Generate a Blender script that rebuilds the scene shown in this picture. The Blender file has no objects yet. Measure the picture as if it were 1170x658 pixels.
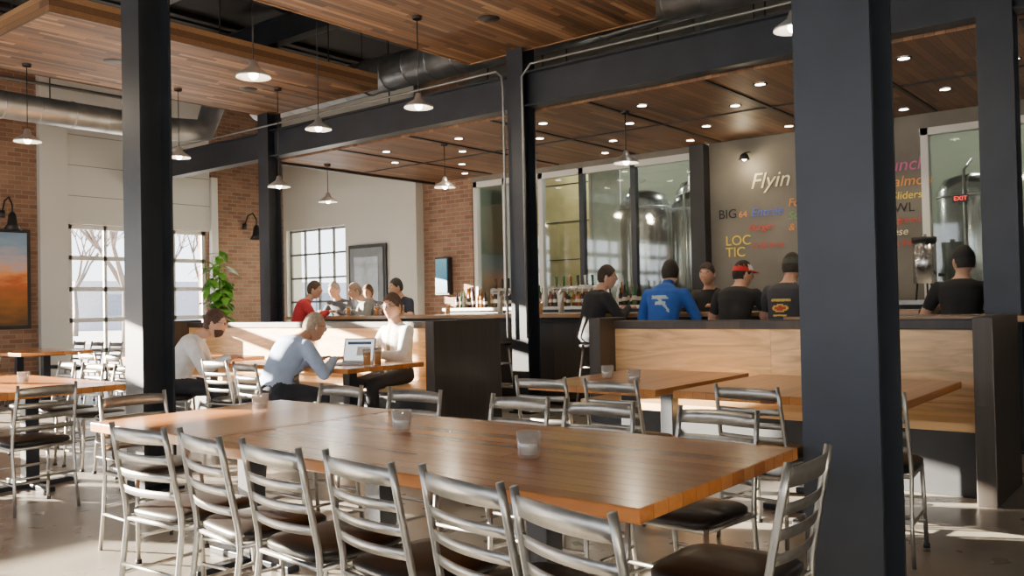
import bpy, math, random
from mathutils import Matrix, Vector
random.seed(7)
S=bpy.context.scene
COL=S.collection

# ------------------------------------------------------------ materials
MATS={}
def _new(name):
    m=bpy.data.materials.new(name); m.use_nodes=True
    nt=m.node_tree; b=nt.nodes['Principled BSDF']
    MATS[name]=m
    return m,nt,b
def N(nt,t,**kw):
    n=nt.nodes.new(t)
    for k,v in kw.items(): setattr(n,k,v)
    return n
def pr(name,c,rough=.5,metal=0.,var=.12,scale=6.,bump=0.,coat=0.,trans=0.,emit=0.,spec=None,stretch=None):
    if name in MATS: return MATS[name]
    m,nt,b=_new(name); L=nt.links
    tc=N(nt,'ShaderNodeTexCoord'); no=N(nt,'ShaderNodeTexNoise'); no.inputs['Scale'].default_value=scale; no.inputs['Detail'].default_value=4
    if stretch:
        mp=N(nt,'ShaderNodeMapping'); mp.inputs['Scale'].default_value=stretch
        L.new(tc.outputs['Object'],mp.inputs['Vector']); L.new(mp.outputs[0],no.inputs['Vector'])
    else: L.new(tc.outputs['Object'],no.inputs['Vector'])
    r=N(nt,'ShaderNodeValToRGB')
    r.color_ramp.elements[0].position=.3; r.color_ramp.elements[1].position=.7
    r.color_ramp.elements[0].color=(*[x*(1-var) for x in c],1)
    r.color_ramp.elements[1].color=(*[min(1,x*(1+var)) for x in c],1)
    L.new(no.outputs['Fac'],r.inputs[0]); L.new(r.outputs[0],b.inputs['Base Color'])
    b.inputs['Roughness'].default_value=rough; b.inputs['Metallic'].default_value=metal
    if coat: b.inputs['Coat Weight'].default_value=coat; b.inputs['Coat Roughness'].default_value=.12
    if trans: b.inputs['Transmission Weight'].default_value=trans
    if spec is not None: b.inputs['Specular IOR Level'].default_value=spec
    if emit:
        b.inputs['Emission Color'].default_value=(*c,1); b.inputs['Emission Strength'].default_value=emit
    if bump:
        bp=N(nt,'ShaderNodeBump'); bp.inputs['Strength'].default_value=bump; bp.inputs['Distance'].default_value=.01
        L.new(no.outputs['Fac'],bp.inputs['Height']); L.new(bp.outputs[0],b.inputs['Normal'])
    return m
def planks(name,cols,w,pa,la,seg,rough=.4,coat=0.,gap=.03,grain=.35,gapdark=.25,gs=34.,ls=1.6,dist=.6):
    m,nt,b=_new(name); L=nt.links
    tc=N(nt,'ShaderNodeTexCoord'); sp=N(nt,'ShaderNodeSeparateXYZ'); L.new(tc.outputs['Object'],sp.inputs[0])
    def M(op,a,bv=None):
        n=N(nt,'ShaderNodeMath',operation=op)
        for i,x in enumerate((a,bv)):
            if x is None: continue
            if isinstance(x,(int,float)): n.inputs[i].default_value=x
            else: L.new(x,n.inputs[i])
        return n.outputs[0]
    a=M('DIVIDE',sp.outputs[pa],w); ia=M('FLOOR',a); fa=M('FRACT',a)
    wn0=N(nt,'ShaderNodeTexWhiteNoise',noise_dimensions='1D'); L.new(ia,wn0.inputs['W'])
    bb=M('ADD',M('DIVIDE',sp.outputs[la],seg),M('MULTIPLY',wn0.outputs['Value'],7.3)); ib=M('FLOOR',bb); fb=M('FRACT',bb)
    cb=N(nt,'ShaderNodeCombineXYZ'); L.new(ia,cb.inputs[0]); L.new(ib,cb.inputs[1])
    wn=N(nt,'ShaderNodeTexWhiteNoise',noise_dimensions='3D'); L.new(cb.outputs[0],wn.inputs['Vector'])
    r=N(nt,'ShaderNodeValToRGB'); els=r.color_ramp.elements
    while len(els)<len(cols): els.new(.5)
    for i,c in enumerate(cols):
        els[i].position=i/(len(cols)-1); els[i].color=(*c,1)
    L.new(wn.outputs['Value'],r.inputs[0])
    mp=N(nt,'ShaderNodeMapping'); sc=[gs,gs,gs]; sc[la]=ls; mp.inputs['Scale'].default_value=sc
    ad=N(nt,'ShaderNodeVectorMath',operation='ADD'); L.new(tc.outputs['Object'],ad.inputs[0]); L.new(wn.outputs['Color'],ad.inputs[1])
    L.new(ad.outputs[0],mp.inputs['Vector'])
    no=N(nt,'ShaderNodeTexNoise'); no.inputs['Scale'].default_value=1.; no.inputs['Detail'].default_value=5; no.inputs['Distortion'].default_value=dist
    L.new(mp.outputs[0],no.inputs['Vector'])
    g=M('ADD',M('MULTIPLY',no.outputs['Fac'],2*grain),1-grain)
    gm=M('LESS_THAN',fa,gap); gm2=M('LESS_THAN',fb,.004/seg*1.)
    gg=M('MAXIMUM',gm,gm2); k=M('SUBTRACT',1.,M('MULTIPLY',gg,1-gapdark)); tot=M('MULTIPLY',g,k)
    vm=N(nt,'ShaderNodeVectorMath',operation='SCALE'); L.new(r.outputs[0],vm.inputs[0]); L.new(tot,vm.inputs['Scale'])
    L.new(vm.outputs[0],b.inputs['Base Color'])
    b.inputs['Roughness'].default_value=rough
    if coat: b.inputs['Coat Weight'].default_value=coat; b.inputs['Coat Roughness'].default_value=.15
    bp=N(nt,'ShaderNodeBump'); bp.inputs['Strength'].default_value=.25; bp.inputs['Distance'].default_value=.004
    L.new(tot,bp.inputs['Height']); L.new(bp.outputs[0],b.inputs['Normal'])
    return m

STEEL=pr('dark_steel_paint',(.020,.025,.036),.42,.2,.2,3.)
BLACK=pr('black_paint',(.012,.012,.014),.5)
CHROME=pr('brushed_metal',(.46,.45,.43),.36,.9,.15,20.)
SEAT=pr('black_vinyl',(.012,.010,.010),.38,0,.2,20.,spec=.35)
TABLE=planks('table_wood',[(.44,.145,.026),(.56,.205,.045),(.64,.26,.068),(.49,.17,.034)],.085,0,1,4.,.26,.3,.035,.24,.45)
TABLEX=planks('table_wood_x',[(.44,.155,.03),(.58,.225,.052),(.66,.28,.075),(.51,.185,.04)],.085,1,0,4.,.28,.3,.035,.24,.45)
CLOUD=planks('reclaimed_wood',[(.05,.03,.017),(.24,.125,.055),(.125,.065,.032),(.36,.22,.115),(.08,.045,.024),(.20,.098,.045)],.07,1,0,.9,.6,0,.07,.35,.15)
CLOUDF=planks('reclaimed_wood_fascia',[(.10,.05,.025),(.30,.16,.075),(.18,.09,.045),(.36,.21,.10)],.07,2,1,.9,.6,0,.05,.3,.2)
BARCEIL=planks('bar_ceiling_wood',[(.08,.042,.022),(.20,.10,.048),(.13,.063,.031),(.26,.14,.068),(.11,.052,.026)],.09,1,0,1.2,.5,0,.05,.3,.2)
BENCH=planks('maple_bench',[(.62,.40,.19),(.74,.50,.26),(.66,.44,.22)],.55,2,1,3.,.4,.15,.008,.75,.6,9.,1.1,2.6)
BENCHS=planks('maple_seat',[(.60,.38,.17),(.70,.46,.23),(.64,.41,.19)],.2,0,1,3.,.4,.15,.01,.35,.6)
CHAR=planks('charred_wood',[(.018,.016,.016),(.035,.028,.024),(.05,.038,.03)],.3,1,2,3.,.5,.1,.01,.5,.6)
WHITE=pr('white_wall_paint',(.56,.56,.52),.7,0,.04,1.)
PANEL=pr('white_door_panel',(.64,.65,.64),.5,0,.03,1.)
TRIM=pr('pale_trim',(.62,.62,.60),.5,0,.04,2.)
TAN=pr('menu_wall_grey',(.165,.155,.135),.8,0,.18,1.5)
DUCT=pr('galvanised_duct',(.42,.44,.46),.38,.85,.25,4.,.1)
DECK=pr('dark_ceiling_deck',(.02,.02,.022),.8)
GREY=pr('grey_conduit',(.25,.26,.27),.45,.5)
LAMPSH=pr('lamp_shade_metal',(.55,.56,.57),.3,.7)
BULB=pr('lamp_bulb',(1.,.93,.8),.4,emit=22.)
DISC=pr('downlight_lens',(1.,.9,.75),.4,emit=22.)
CANDLE=pr('candle_wax',(.85,.83,.78),.6)
LEAF=pr('leaf_green',(.12,.34,.04),.45,0,.4,9.)
STAIN=pr('stainless_tank',(.55,.56,.57),.22,.95,.1,3.)
SKIN=pr('skin',(.54,.31,.215),.55,0,.06,12.)
LIP=pr('lips',(.42,.17,.13),.5)
EYEW=pr('eye_white',(.8,.8,.78),.3); EYED=pr('eye_iris',(.03,.02,.015),.2)
SHOE=pr('shoe_leather',(.02,.016,.013),.45)
SNOW=pr('outdoor_ground',(.55,.54,.52),.9,0,.1,.3)
BARK=pr('tree_bark',(.16,.13,.11),.9)
AMBER=pr('beer_amber',(.80,.36,.04),.15)
PAPER=pr('paper',(.85,.85,.83),.7)

def glassmat(name,tint,lo,hi,dif=0.):
    m=bpy.data.materials.new(name); m.use_nodes=True; nt=m.node_tree; nt.nodes.clear()
    o=N(nt,'ShaderNodeOutputMaterial'); t=N(nt,'ShaderNodeBsdfTransparent'); t.inputs[0].default_value=(*tint,1)
    g=N(nt,'ShaderNodeBsdfGlossy'); g.inputs['Roughness'].default_value=.04
    lw=N(nt,'ShaderNodeLayerWeight'); lw.inputs[0].default_value=.35
    mr=N(nt,'ShaderNodeMapRange'); mr.inputs[3].default_value=lo; mr.inputs[4].default_value=hi
    mx=N(nt,'ShaderNodeMixShader'); nt.links.new(lw.outputs['Facing'],mr.inputs[0])
    nt.links.new(mr.outputs[0],mx.inputs[0]); nt.links.new(t.outputs[0],mx.inputs[1]); nt.links.new(g.outputs[0],mx.inputs[2]); last=mx
    if dif:
        d=N(nt,'ShaderNodeBsdfTranslucent'); d.inputs[0].default_value=(.95,.95,.95,1)
        d2=N(nt,'ShaderNodeBsdfDiffuse'); d2.inputs[0].default_value=(.95,.95,.95,1)
        ma=N(nt,'ShaderNodeMixShader'); nt.links.new(d.outputs[0],ma.inputs[1]); nt.links.new(d2.outputs[0],ma.inputs[2])
        m3=N(nt,'ShaderNodeMixShader'); m3.inputs[0].default_value=dif
        nt.links.new(mx.outputs[0],m3.inputs[1]); nt.links.new(ma.outputs[0],m3.inputs[2]); last=m3
    nt.links.new(last.outputs[0],o.inputs[0])
    return m
GLASS=glassmat('pane_glass',(.92,.96,.94),.05,.5)
CUP=glassmat('tumbler_glass',(.97,.97,.97),.06,.6,.08)
VOT=glassmat('votive_glass',(.96,.96,.96),.08,.7,.2)

def brickmat():
    m,nt,b=_new('brick'); L=nt.links
    tc=N(nt,'ShaderNodeTexCoord'); sp=N(nt,'ShaderNodeSeparateXYZ'); L.new(tc.outputs['Object'],sp.inputs[0])
    a=N(nt,'ShaderNodeMath',operation='ADD'); L.new(sp.outputs[0],a.inputs[0]); L.new(sp.outputs[1],a.inputs[1])
    c=N(nt,'ShaderNodeCombineXYZ'); L.new(a.outputs[0],c.inputs[0]); L.new(sp.outputs[2],c.inputs[1])
    br=N(nt,'ShaderNodeTexBrick'); br.inputs['Scale'].default_value=1.; br.inputs['Brick Width'].default_value=.23; br.inputs['Row Height'].default_value=.08
    br.inputs['Mortar Size'].default_value=.008; br.inputs['Color1'].default_value=(.22,.11,.07,1); br.inputs['Color2'].default_value=(.34,.19,.125,1); br.inputs['Mortar'].default_value=(.30,.26,.21,1)
    L.new(c.outputs[0],br.inputs['Vector'])
    no=N(nt,'ShaderNodeTexNoise'); no.inputs['Scale'].default_value=2.5; L.new(tc.outputs['Object'],no.inputs['Vector'])
    mx=N(nt,'ShaderNodeMix',data_type='RGBA',blend_type='MULTIPLY'); mx.inputs[0].default_value=.7
    r=N(nt,'ShaderNodeValToRGB'); r.color_ramp.elements[0].color=(.5,.45,.43,1); r.color_ramp.elements[1].color=(1.2,1.15,1.1,1); L.new(no.outputs['Fac'],r.inputs[0])
    L.new(br.outputs['Color'],mx.inputs[6]); L.new(r.outputs[0],mx.inputs[7]); L.new(mx.outputs[2],b.inputs['Base Color'])
    b.inputs['Roughness'].default_value=.85
    bp=N(nt,'ShaderNodeBump'); bp.inputs['Strength'].default_value=.5; bp.inputs['Distance'].default_value=.01; bp.invert=True
    L.new(br.outputs['Fac'],bp.inputs['Height']); L.new(bp.outputs[0],b.inputs['Normal'])
    return m
BRICK=brickmat()
def concretemat():
    m,nt,b=_new('polished_concrete'); L=nt.links
    tc=N(nt,'ShaderNodeTexCoord'); n1=N(nt,'ShaderNodeTexNoise'); n1.inputs['Scale'].default_value=.9; n1.inputs['Detail'].default_value=8; n1.inputs['Roughness'].default_value=.65
    L.new(tc.outputs['Object'],n1.inputs['Vector'])
    r=N(nt,'ShaderNodeValToRGB'); r.color_ramp.elements[0].position=.3; r.color_ramp.elements[1].position=.72
    r.color_ramp.elements[0].color=(.16,.145,.125,1); r.color_ramp.elements[1].color=(.34,.31,.265,1)
    L.new(n1.outputs['Fac'],r.inputs[0]); L.new(r.outputs[0],b.inputs['Base Color'])
    n2=N(nt,'ShaderNodeTexNoise'); n2.inputs['Scale'].default_value=5; L.new(tc.outputs['Object'],n2.inputs['Vector'])
    mr=N(nt,'ShaderNodeMapRange'); mr.inputs[3].default_value=.2; mr.inputs[4].default_value=.4; L.new(n2.outputs['Fac'],mr.inputs[0]); L.new(mr.outputs[0],b.inputs['Roughness'])
    return m
CONC=concretemat()
def paintingmat(name,stops,axis=2):
    m,nt,b=_new(name); L=nt.links
    tc=N(nt,'ShaderNodeTexCoord'); no=N(nt,'ShaderNodeTexNoise'); no.inputs['Scale'].default_value=4.; no.inputs['Detail'].default_value=6
    mp=N(nt,'ShaderNodeMapping'); mp.inputs['Scale'].default_value=(1,1,3); L.new(tc.outputs['Generated'],mp.inputs[0]); L.new(mp.outputs[0],no.inputs['Vector'])
    sp=N(nt,'ShaderNodeSeparateXYZ'); L.new(tc.outputs['Generated'],sp.inputs[0])
    a=N(nt,'ShaderNodeMath',operation='MULTIPLY_ADD'); L.new(no.outputs['Fac'],a.inputs[0]); a.inputs[1].default_value=.5; 
    s2=N(nt,'ShaderNodeMath',operation='SUBTRACT'); L.new(sp.outputs[axis],s2.inputs[0]); s2.inputs[1].default_value=.25; L.new(s2.outputs[0],a.inputs[2])
    r=N(nt,'ShaderNodeValToRGB'); e=r.color_ramp.elements
    while len(e)<len(stops): e.new(.5)
    for i,(p,c) in enumerate(stops): e[i].position=p; e[i].color=(*c,1)
    L.new(a.outputs[0],r.inputs[0]); L.new(r.outputs[0],b.inputs['Base Color']); b.inputs['Roughness'].default_value=.6
    return m

# ------------------------------------------------------------ mesh builder
class MB:
    def __init__(s): s.v=[];s.f=[];s.m=[];s.s=[];s.mats=[]
    def mi(s,mat):
        if mat not in s.mats: s.mats.append(mat)
        return s.mats.index(mat)
    def add(s,vs,fs,mat,smooth=False,M=None):
        o=len(s.v)
        for p in vs:
            p=Vector(p)
            if M is not None: p=M@p
            s.v.append(p)
        k=s.mi(mat)
        for f in fs: s.f.append([i+o for i in f]); s.m.append(k); s.s.append(smooth)
    def box(s,x0,x1,y0,y1,z0,z1,mat,M=None):
        vs=[(x,y,z) for x in (x0,x1) for y in (y0,y1) for z in (z0,z1)]
        fs=[(0,1,3,2),(4,6,7,5),(0,4,5,1),(2,3,7,6),(0,2,6,4),(1,5,7,3)]
        s.add(vs,fs,mat,False,M)
    def tube(s,pts,r,mat,seg=10,M=None,caps=True,smooth=True,ry=None):
        pts=[Vector(p) for p in pts]; n=len(pts)
        rs=r if isinstance(r,(list,tuple)) else [r]*n
        vs=[];up=None
        for i,p in enumerate(pts):
            t=(pts[min(i+1,n-1)]-pts[max(i-1,0)]).normalized()
            if up is None:
                a=Vector((0,0,1)) if abs(t.z)<.9 else Vector((1,0,0))
                up=(a-t*a.dot(t)).normalized()
            else:
                up=(up-t*up.dot(t)); up.normalize()
            b=t.cross(up)
            k=1. if ry is None else ry
            for j in range(seg):
                an=2*math.pi*j/seg
                vs.append(p+(up*math.cos(an)+b*math.sin(an)*k)*rs[i])
        fs=[]
        for i in range(n-1):
            for j in range(seg):
                fs.append((i*seg+j,i*seg+(j+1)%seg,(i+1)*seg+(j+1)%seg,(i+1)*seg+j))
        if caps:
            fs.append(tuple(reversed(range(seg)))); fs.append(tuple((n-1)*seg+j for j in range(seg)))
        s.add(vs,fs,mat,smooth,M)
    def cyl(s,p0,p1,r,mat,seg=12,r1=None,M=None): s.tube([p0,p1],[r,r if r1 is None else r1],mat,seg,M)
    def lathe(s,prof,mat,seg=20,M=None,smooth=True):
        vs=[];fs=[];n=len(prof)
        for (r,z) in prof:
            for j in range(seg):
                a=2*math.pi*j/seg; vs.append((r*math.cos(a),r*math.sin(a),z))
        for i in range(n-1):
            for j in range(seg):
                fs.append((i*seg+j,i*seg+(j+1)%seg,(i+1)*seg+(j+1)%seg,(i+1)*seg+j))
        s.add(vs,fs,mat,smooth,M)
    def sphere(s,c,r,mat,seg=14,rings=9,M=None,fn=None):
        if isinstance(r,(int,float)): r=(r,r,r)
        vs=[];fs=[]
        for i in range(rings+1):
            th=math.pi*i/rings
            for j in range(seg):
                ph=2*math.pi*j/seg
                d=Vector((math.sin(th)*math.cos(ph),math.sin(th)*math.sin(ph),math.cos(th)))
                q=Vector((d.x*r[0],d.y*r[1],d.z*r[2]))
                if fn: q=fn(d,q)
                vs.append(q+Vector(c))
        for i in range(rings):
            for j in range(seg):
                fs.append((i*seg+j,(i+1)*seg+j,(i+1)*seg+(j+1)%seg,i*seg+(j+1)%seg))
        s.add(vs,fs,mat,True,M)
    def mesh(s,name):
        me=bpy.data.meshes.new(name); me.from_pydata([tuple(p) for p in s.v],[],s.f)
        for m in s.mats: me.materials.append(m)
        me.polygons.foreach_set('material_index',s.m); me.polygons.foreach_set('use_smooth',s.s)
        me.validate(); me.update(); return me
    def obj(s,name,loc=(0,0,0),rz=0.,parent=None,bevel=0.):
        return put(name,s.mesh(name),loc,rz,parent,bevel)
def put(name,me,loc=(0,0,0),rz=0.,parent=None,bevel=0.):
    o=bpy.data.objects.new(name,me); COL.objects.link(o); o.location=loc; o.rotation_euler=(0,0,rz)
    if parent: o.parent=parent
    if bevel:
        b=o.modifiers.new('bevel','BEVEL'); b.width=bevel; b.segments=2; b.limit_method='ANGLE'
    return o
def empty(name,loc=(0,0,0)):
    o=bpy.data.objects.new(name,None); COL.objects.link(o); o.location=loc; o.empty_display_size=.1; return o
def light(name,kind,loc,e,color=(1,1,1),**kw):
    l=bpy.data.lights.new(name,kind); l.energy=e; l.color=color
    for k,v in kw.items(): setattr(l,k,v)
    o=bpy.data.objects.new(name,l); COL.objects.link(o); o.location=loc; return o
rad=math.radians

# ------------------------------------------------------------ camera
H=1.32; yaw=rad(38.7); pitch=math.atan(.017); roll=rad(1.2)
F=Vector((math.cos(yaw),math.sin(yaw),0)); R=Vector((math.sin(yaw),-math.cos(yaw),0)); U=Vector((0,0,1))
Fp=F*math.cos(pitch)+U*math.sin(pitch); Up=U*math.cos(pitch)-F*math.sin(pitch)
R2=R*math.cos(roll)-Up*math.sin(roll); U2=Up*math.cos(roll)+R*math.sin(roll)
cam=bpy.data.cameras.new('camera'); cam.lens=36*1000/1170; cam.sensor_width=36; cam.clip_end=300
co=bpy.data.objects.new('camera',cam); COL.objects.link(co)
M=Matrix((R2,U2,-Fp)).transposed().to_4x4(); M.translation=(0,0,H); co.matrix_world=M
S.camera=co

# ------------------------------------------------------------ room shell
XW,XE,YS,YN,ZC=-6.,12.1,-5.,15.95,6.0
b=MB(); b.box(XW-.3,XE+5,YS-.3,YN+.3,-.2,0,CONC); b.obj('floor')
b=MB(); b.box(XW-.3,XE+5,YS-.3,YN+.3,ZC,ZC+.2,DECK)
b.obj('ceiling')
def wall_with_holes(b,axis,p0,p1,a0,a1,z1,holes,mat):
    def bx(u0,u1,z0,zz):
        if u1-u0<1e-4 or zz-z0<1e-4: return
        if axis=='x': b.box(u0,u1,p0,p1,z0,zz,mat)
        else: b.box(p0,p1,u0,u1,z0,zz,mat)
    cur=a0
    for (h0,h1,hz0,hz1) in sorted(holes):
        bx(cur,h0,0,z1); bx(h0,h1,0,hz0); bx(h0,h1,hz1,z1); cur=h1
    bx(cur,a1,0,z1)
b=MB()
HN=[(-5.4,-2.5,.0,3.5),(-1.9,.8,.0,3.5),(1.4,4.1,.0,3.5),(7.25,10.0,0,2.9)]
wall_with_holes(b,'x',YN,YN+.3,XW,XE,ZC,HN,BRICK)
b.obj('wall_north')
b=MB()
b.box(7.2,10.05,YN-.06,YN-.01,2.9,5.5,PANEL)
for z in (3.4,3.95,4.5,5.05): b.box(7.2,10.05,YN-.065,YN-.055,z,z+.012,GREY)
b.obj('trim_door_panel')
b=MB(); b.box(6.72,7.2,YN-.12,YN-.01,0,5.5,PANEL); b.box(10.06,10.2,YN-.12,YN-.01,0,4.0,PANEL); b.obj('trim_door_track')
def garage(name,x0,x1,z1,cols=4,rows=5,t=.08):
    b=MB(); y0,y1=YN+.04,YN+.09
    b.box(x0,x0+t,y0,y1,0,z1,TRIM); b.box(x1-t,x1,y0,y1,0,z1,TRIM)
    for i in range(rows+1):
        z=i*(z1-t)/rows; b.box(x0,x1,y0,y1,z,z+t,TRIM)
    for j in range(1,cols):
        x=x0+(x1-x0)*j/cols; b.box(x-t*.35,x+t*.35,y0,y1,0,z1,TRIM)
    b.obj(name)
garage('window_1',7.25,10.0,2.9)
garage('window_2',-5.4,-2.5,3.5,3,6,.15); garage('window_3',-1.9,.8,3.5,3,6,.15); garage('window_4',1.4,4.1,3.5,3,6,.15)
b=MB(); wall_with_holes(b,'y',XW-.3,XW,YS,YN,ZC,[(-4,-1.2,.7,3.6),(-.6,2.2,.7,3.6),(2.8,5.6,.7,3.6),(6.2,9.,.7,3.6),(9.6,12.4,.7,3.6)],WHITE); b.obj('wall_west')  # unseen openings behind the camera, added to let in fill light
b=MB(); b.box(XW-.3,XE+5,YS-.3,YS,0,ZC,WHITE); b.obj('wall_south')
for i,y in enumerate((-4,-.6,2.8,6.2,9.6)):  # frames for the added fill-light openings, out of view
    b=MB()
    for yy in (y,y+.93,y+1.86,y+2.76): b.box(XW-.18,XW-.12,yy,yy+.04,.7,3.6,BLACK)
    for z in (.7,2.,3.56): b.box(XW-.18,XW-.12,y,y+2.8,z,z+.04,BLACK)
    b.obj('window_%d'%(6+i))
b=MB(); wall_with_holes(b,'y',11.9,12.3,11.85,YN,ZC,[(13.9,15.85,.9,3.0)],WHITE)
b.obj('wall_east_white')
b=MB(); b.box(12.1,12.3,10.6,11.85,0,ZC,BRICK); b.obj('wall_east_brick')
b=MB(); b.box(12.1,12.3,2.9,5.85,0,ZC,TAN); b.box(12.1,12.3,YS,1.2,0,ZC,TAN)
b.box(12.1,12.3,1.2,2.9,0,1.1,TAN); b.box(12.1,12.3,1.2,2.9,3.45,ZC,TAN); b.box(12.1,12.3,6.05,10.6,3.55,ZC,TAN); b.box(12.1,12.3,6.05,10.6,0,1.05,TAN)
b.obj('wall_east_menu')
b=MB(); b.box(11.9,12.32,5.85,6.08,0,3.62,BLACK); b.obj('trim_corner_post')
b=MB()
for y in (6.1,7.15,8.15,9.0,9.8,10.5): b.box(12.12,12.22,y,y+.09,1.05,3.55,STEEL if y<8.5 else TRIM)
for z in (1.05,3.45): b.box(12.12,12.22,6.08,10.6,z,z+.1,TRIM)
b.box(12.1,12.2,9.62,9.7,1.05,3.5,TRIM)
b.box(12.16,12.18,6.08,10.6,1.1,3.5,GLASS)
b.obj('window_11')
b=MB()
for y in (1.2,2.02,2.8): b.box(12.06,12.2,y,y+.09,1.1,3.45,TRIM)
for z in (1.1,3.36): b.box(12.06,12.2,1.2,2.9,z,z+.09,TRIM)
b.box(12.14,12.15,1.2,2.9,1.15,3.4,GLASS)
b.obj('window_12')
WF=pr('window_frame_grey',(.16,.17,.18),.5)
b=MB()
for k in range(5):
    y=13.9+k*1.9/4; b.box(12.0,12.04,y,y+.04,.9,3.0,WF)
for k in range(5):
    z=.9+k*2.05/4; b.box(12.0,12.04,13.9,15.85,z,z+.04,WF)
b.obj('window_5')
b=MB(); b.box(11.85,11.89,12.65,13.75,0,2.55,BLACK); b.box(11.83,11.86,12.72,13.68,.05,2.48,pr('door_grey',(.16,.18,.2),.5))
b.box(11.82,11.84,12.85,13.55,1.3,2.3,pr('door_glass',(.30,.33,.35),.1)); b.sphere((11.8,12.8,1.05),.03,CHROME)
b.obj('door_1')
BG=pr('brewery_wall',(.25,.27,.21),.7,0,.1,.6)
b=MB(); b.box(16.6,16.8,-5,13,0,ZC,BG); b.box(12.3,16.8,13,13.2,0,ZC,BG); b.obj('wall_brewery')
YW=pr('yellow_pine_panel',(.66,.54,.26),.6,0,.15,3.)
b=MB(); b.box(15.2,15.3,9.9,11.8,0,4.2,YW)
for z in (1.4,2.2,3.0,3.8): b.box(15.19,15.2,9.9,11.8,z,z+.02,BLACK)
b.obj('wall_brewery_pine')
b=MB(); b.box(14.2,14.3,8.75,9.35,0,4,pr('pale_green_door',(.58,.66,.58),.5)); b.box(14.17,14.2,8.7,8.76,0,4,TRIM); b.box(14.17,14.2,9.34,9.4,0,4,TRIM); b.obj('door_2')
def tank(x,y,r,h):
    b=MB(); b.lathe([(0.02,.55),(r*.4,.75),(r,1.15),(r,h-.25),(r*.8,h-.08),(r*.3,h),(0.01,h)],STAIN,28)
    for a in (.5,2.1,3.7,5.2): b.cyl((r*.85*math.cos(a),r*.85*math.sin(a),0),(r*.85*math.cos(a),r*.85*math.sin(a),1.25),.03,STAIN)
    for z in (1.3,h-.35): b.lathe([(r+.003,z),(r+.02,z+.02),(r+.003,z+.04)],CHROME,28)
    b.tube([(-r-.03,0,1.0),(-r-.06,0,2.),(-r-.06,0,h),(0,0,h+.2)],.02,CHROME,8)
    b.obj('brewing_tank',(x,y,0))
tank(13.9,8.0,.46,3.3); tank(13.9,6.95,.46,3.2); tank(15.2,7.5,.5,3.6); tank(13.6,2.6,.45,3.0)
b=MB(); b.box(16.5,16.58,1.9,3.3,1.2,2.4,pr('daylit_pane',(.8,.45,.4),.5,emit=1.2)); 
for y in (1.9,2.35,2.8,3.25): b.box(16.46,16.5,y,y+.05,1.2,2.4,BLACK)
for z in (1.2,1.8,2.36): b.box(16.46,16.5,1.9,3.3,z,z+.04,BLACK)
b.obj('window_13')

# ------------------------------------------------------------ columns + beams
def hcol(name,x,y,z1,w=.27,rot=0):
    b=MB(); h=w/2;t=.02
    b.box(-h,-h+t,-h,h,0,z1,STEEL); b.box(h-t,h,-h,h,0,z1,STEEL); b.box(-h+t,h-t,-.008,.008,0,z1,STEEL)
    b.box(-h-.04,h+.04,-h-.04,h+.04,0,.02,STEEL)
    b.obj(name,(x,y,0),rot)
for x,y,w_ in [(3.38,1.075,.28),(3.38,6.15,.25),(8.34,6.48,.24),(8.34,11.5,.25),(8.34,1.37,.27)]:
    hcol('steel_column',x,y,5.4,w_)
def ibeam(b,c,z0,z1,a0,a1,w=.2):
    t=.02
    def bx(u0,u1,za,zb): b.box(c+u0,c+u1,a0,a1,za,zb,STEEL)
    bx(-w/2,w/2,z0,z0+t); bx(-w/2,w/2,z1-t,z1); bx(-.01,.01,z0+t,z1-t)
b=MB()
for a0,a1 in ((-4.9,1.23),(1.51,6.35),(6.61,11.36),(11.64,15.9)): ibeam(b,8.34,3.66,4.08,a0,a1)
b.obj('steel_beam')
b=MB(); ibeam(b,3.38,5.41,5.8,-4.9,15.9); b.obj('steel_beam')
b=MB(); ibeam(b,8.34,5.41,5.8,-4.9,15.9); b.obj('steel_beam')
b=MB()
for y in [-3.5+1.6*i for i in range(13)]:
    b.box(-5.9,11.8,y-.05,y+.05,5.92,5.99,BLACK); b.box(-5.9,11.8,y-.05,y+.05,5.82,5.86,BLACK)
b.obj('ceiling_joists')
b=MB()
b.tube([(8.2,15.,4.14),(8.2,6.75,4.14),(8.17,6.64,4.05),(8.17,6.62,3.9),(8.17,6.62,.9)],.014,GREY,8)
b.tube([(8.17,6.33,.9),(8.17,6.33,4.0),(8.2,6.22,4.14),(8.2,-4,4.14)],.014,GREY,8)
b.obj('electrical_conduit')

# ------------------------------------------------------------ wood clouds
def cloud(x0,x1,y0,y1,z=4.4):
    b=MB(); b.box(x0,x1,y0,y1,z,z+.03,CLOUD); 
    b.box(x0-.02,x0,y0-.02,y1+.02,z-.01,z+.2,CLOUDF); b.box(x1,x1+.02,y0-.02,y1+.02,z-.01,z+.2,CLOUDF)
    b.box(x0,x1,y0-.02,y0,z-.01,z+.2,CLOUDF); b.box(x0,x1,y1,y1+.02,z-.01,z+.2,CLOUDF)
    for x in (x0+.5,(x0+x1)/2,x1-.5):
        for y in (y0+.4,y1-.4): b.cyl((x,y,z),(x,y,6.),.012,BLACK,6)
    for y in (y0+.3,y1-.3): b.box(x0,x1,y-.03,y+.03,z+.03,z+.1,BLACK)
    for x in (x0+1.3,x0+3.2): b.lathe([(0.01,-.006),(.11,-.006),(.12,0)],BLACK,20,Matrix.Translation((x,(y0+y1)/2,z)))
    return b.obj('wood_ceiling_cloud')
cloud(3.96,8.35,9.05,11.6,4.35); cloud(3.96,8.35,4.65,7.3,4.37); cloud(-1.5,2.5,9.2,11.6)
b=MB(); b.box(8.5,12.08,-4.,11.5,3.64,3.7,BARCEIL); b.box(8.46,12.08,11.5,11.55,3.6,3.8,BLACK)
for y in [-3.2+1.47*i for i in range(10)]: b.box(8.5,12.0,y-.02,y+.02,3.625,3.64,BLACK)
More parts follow.
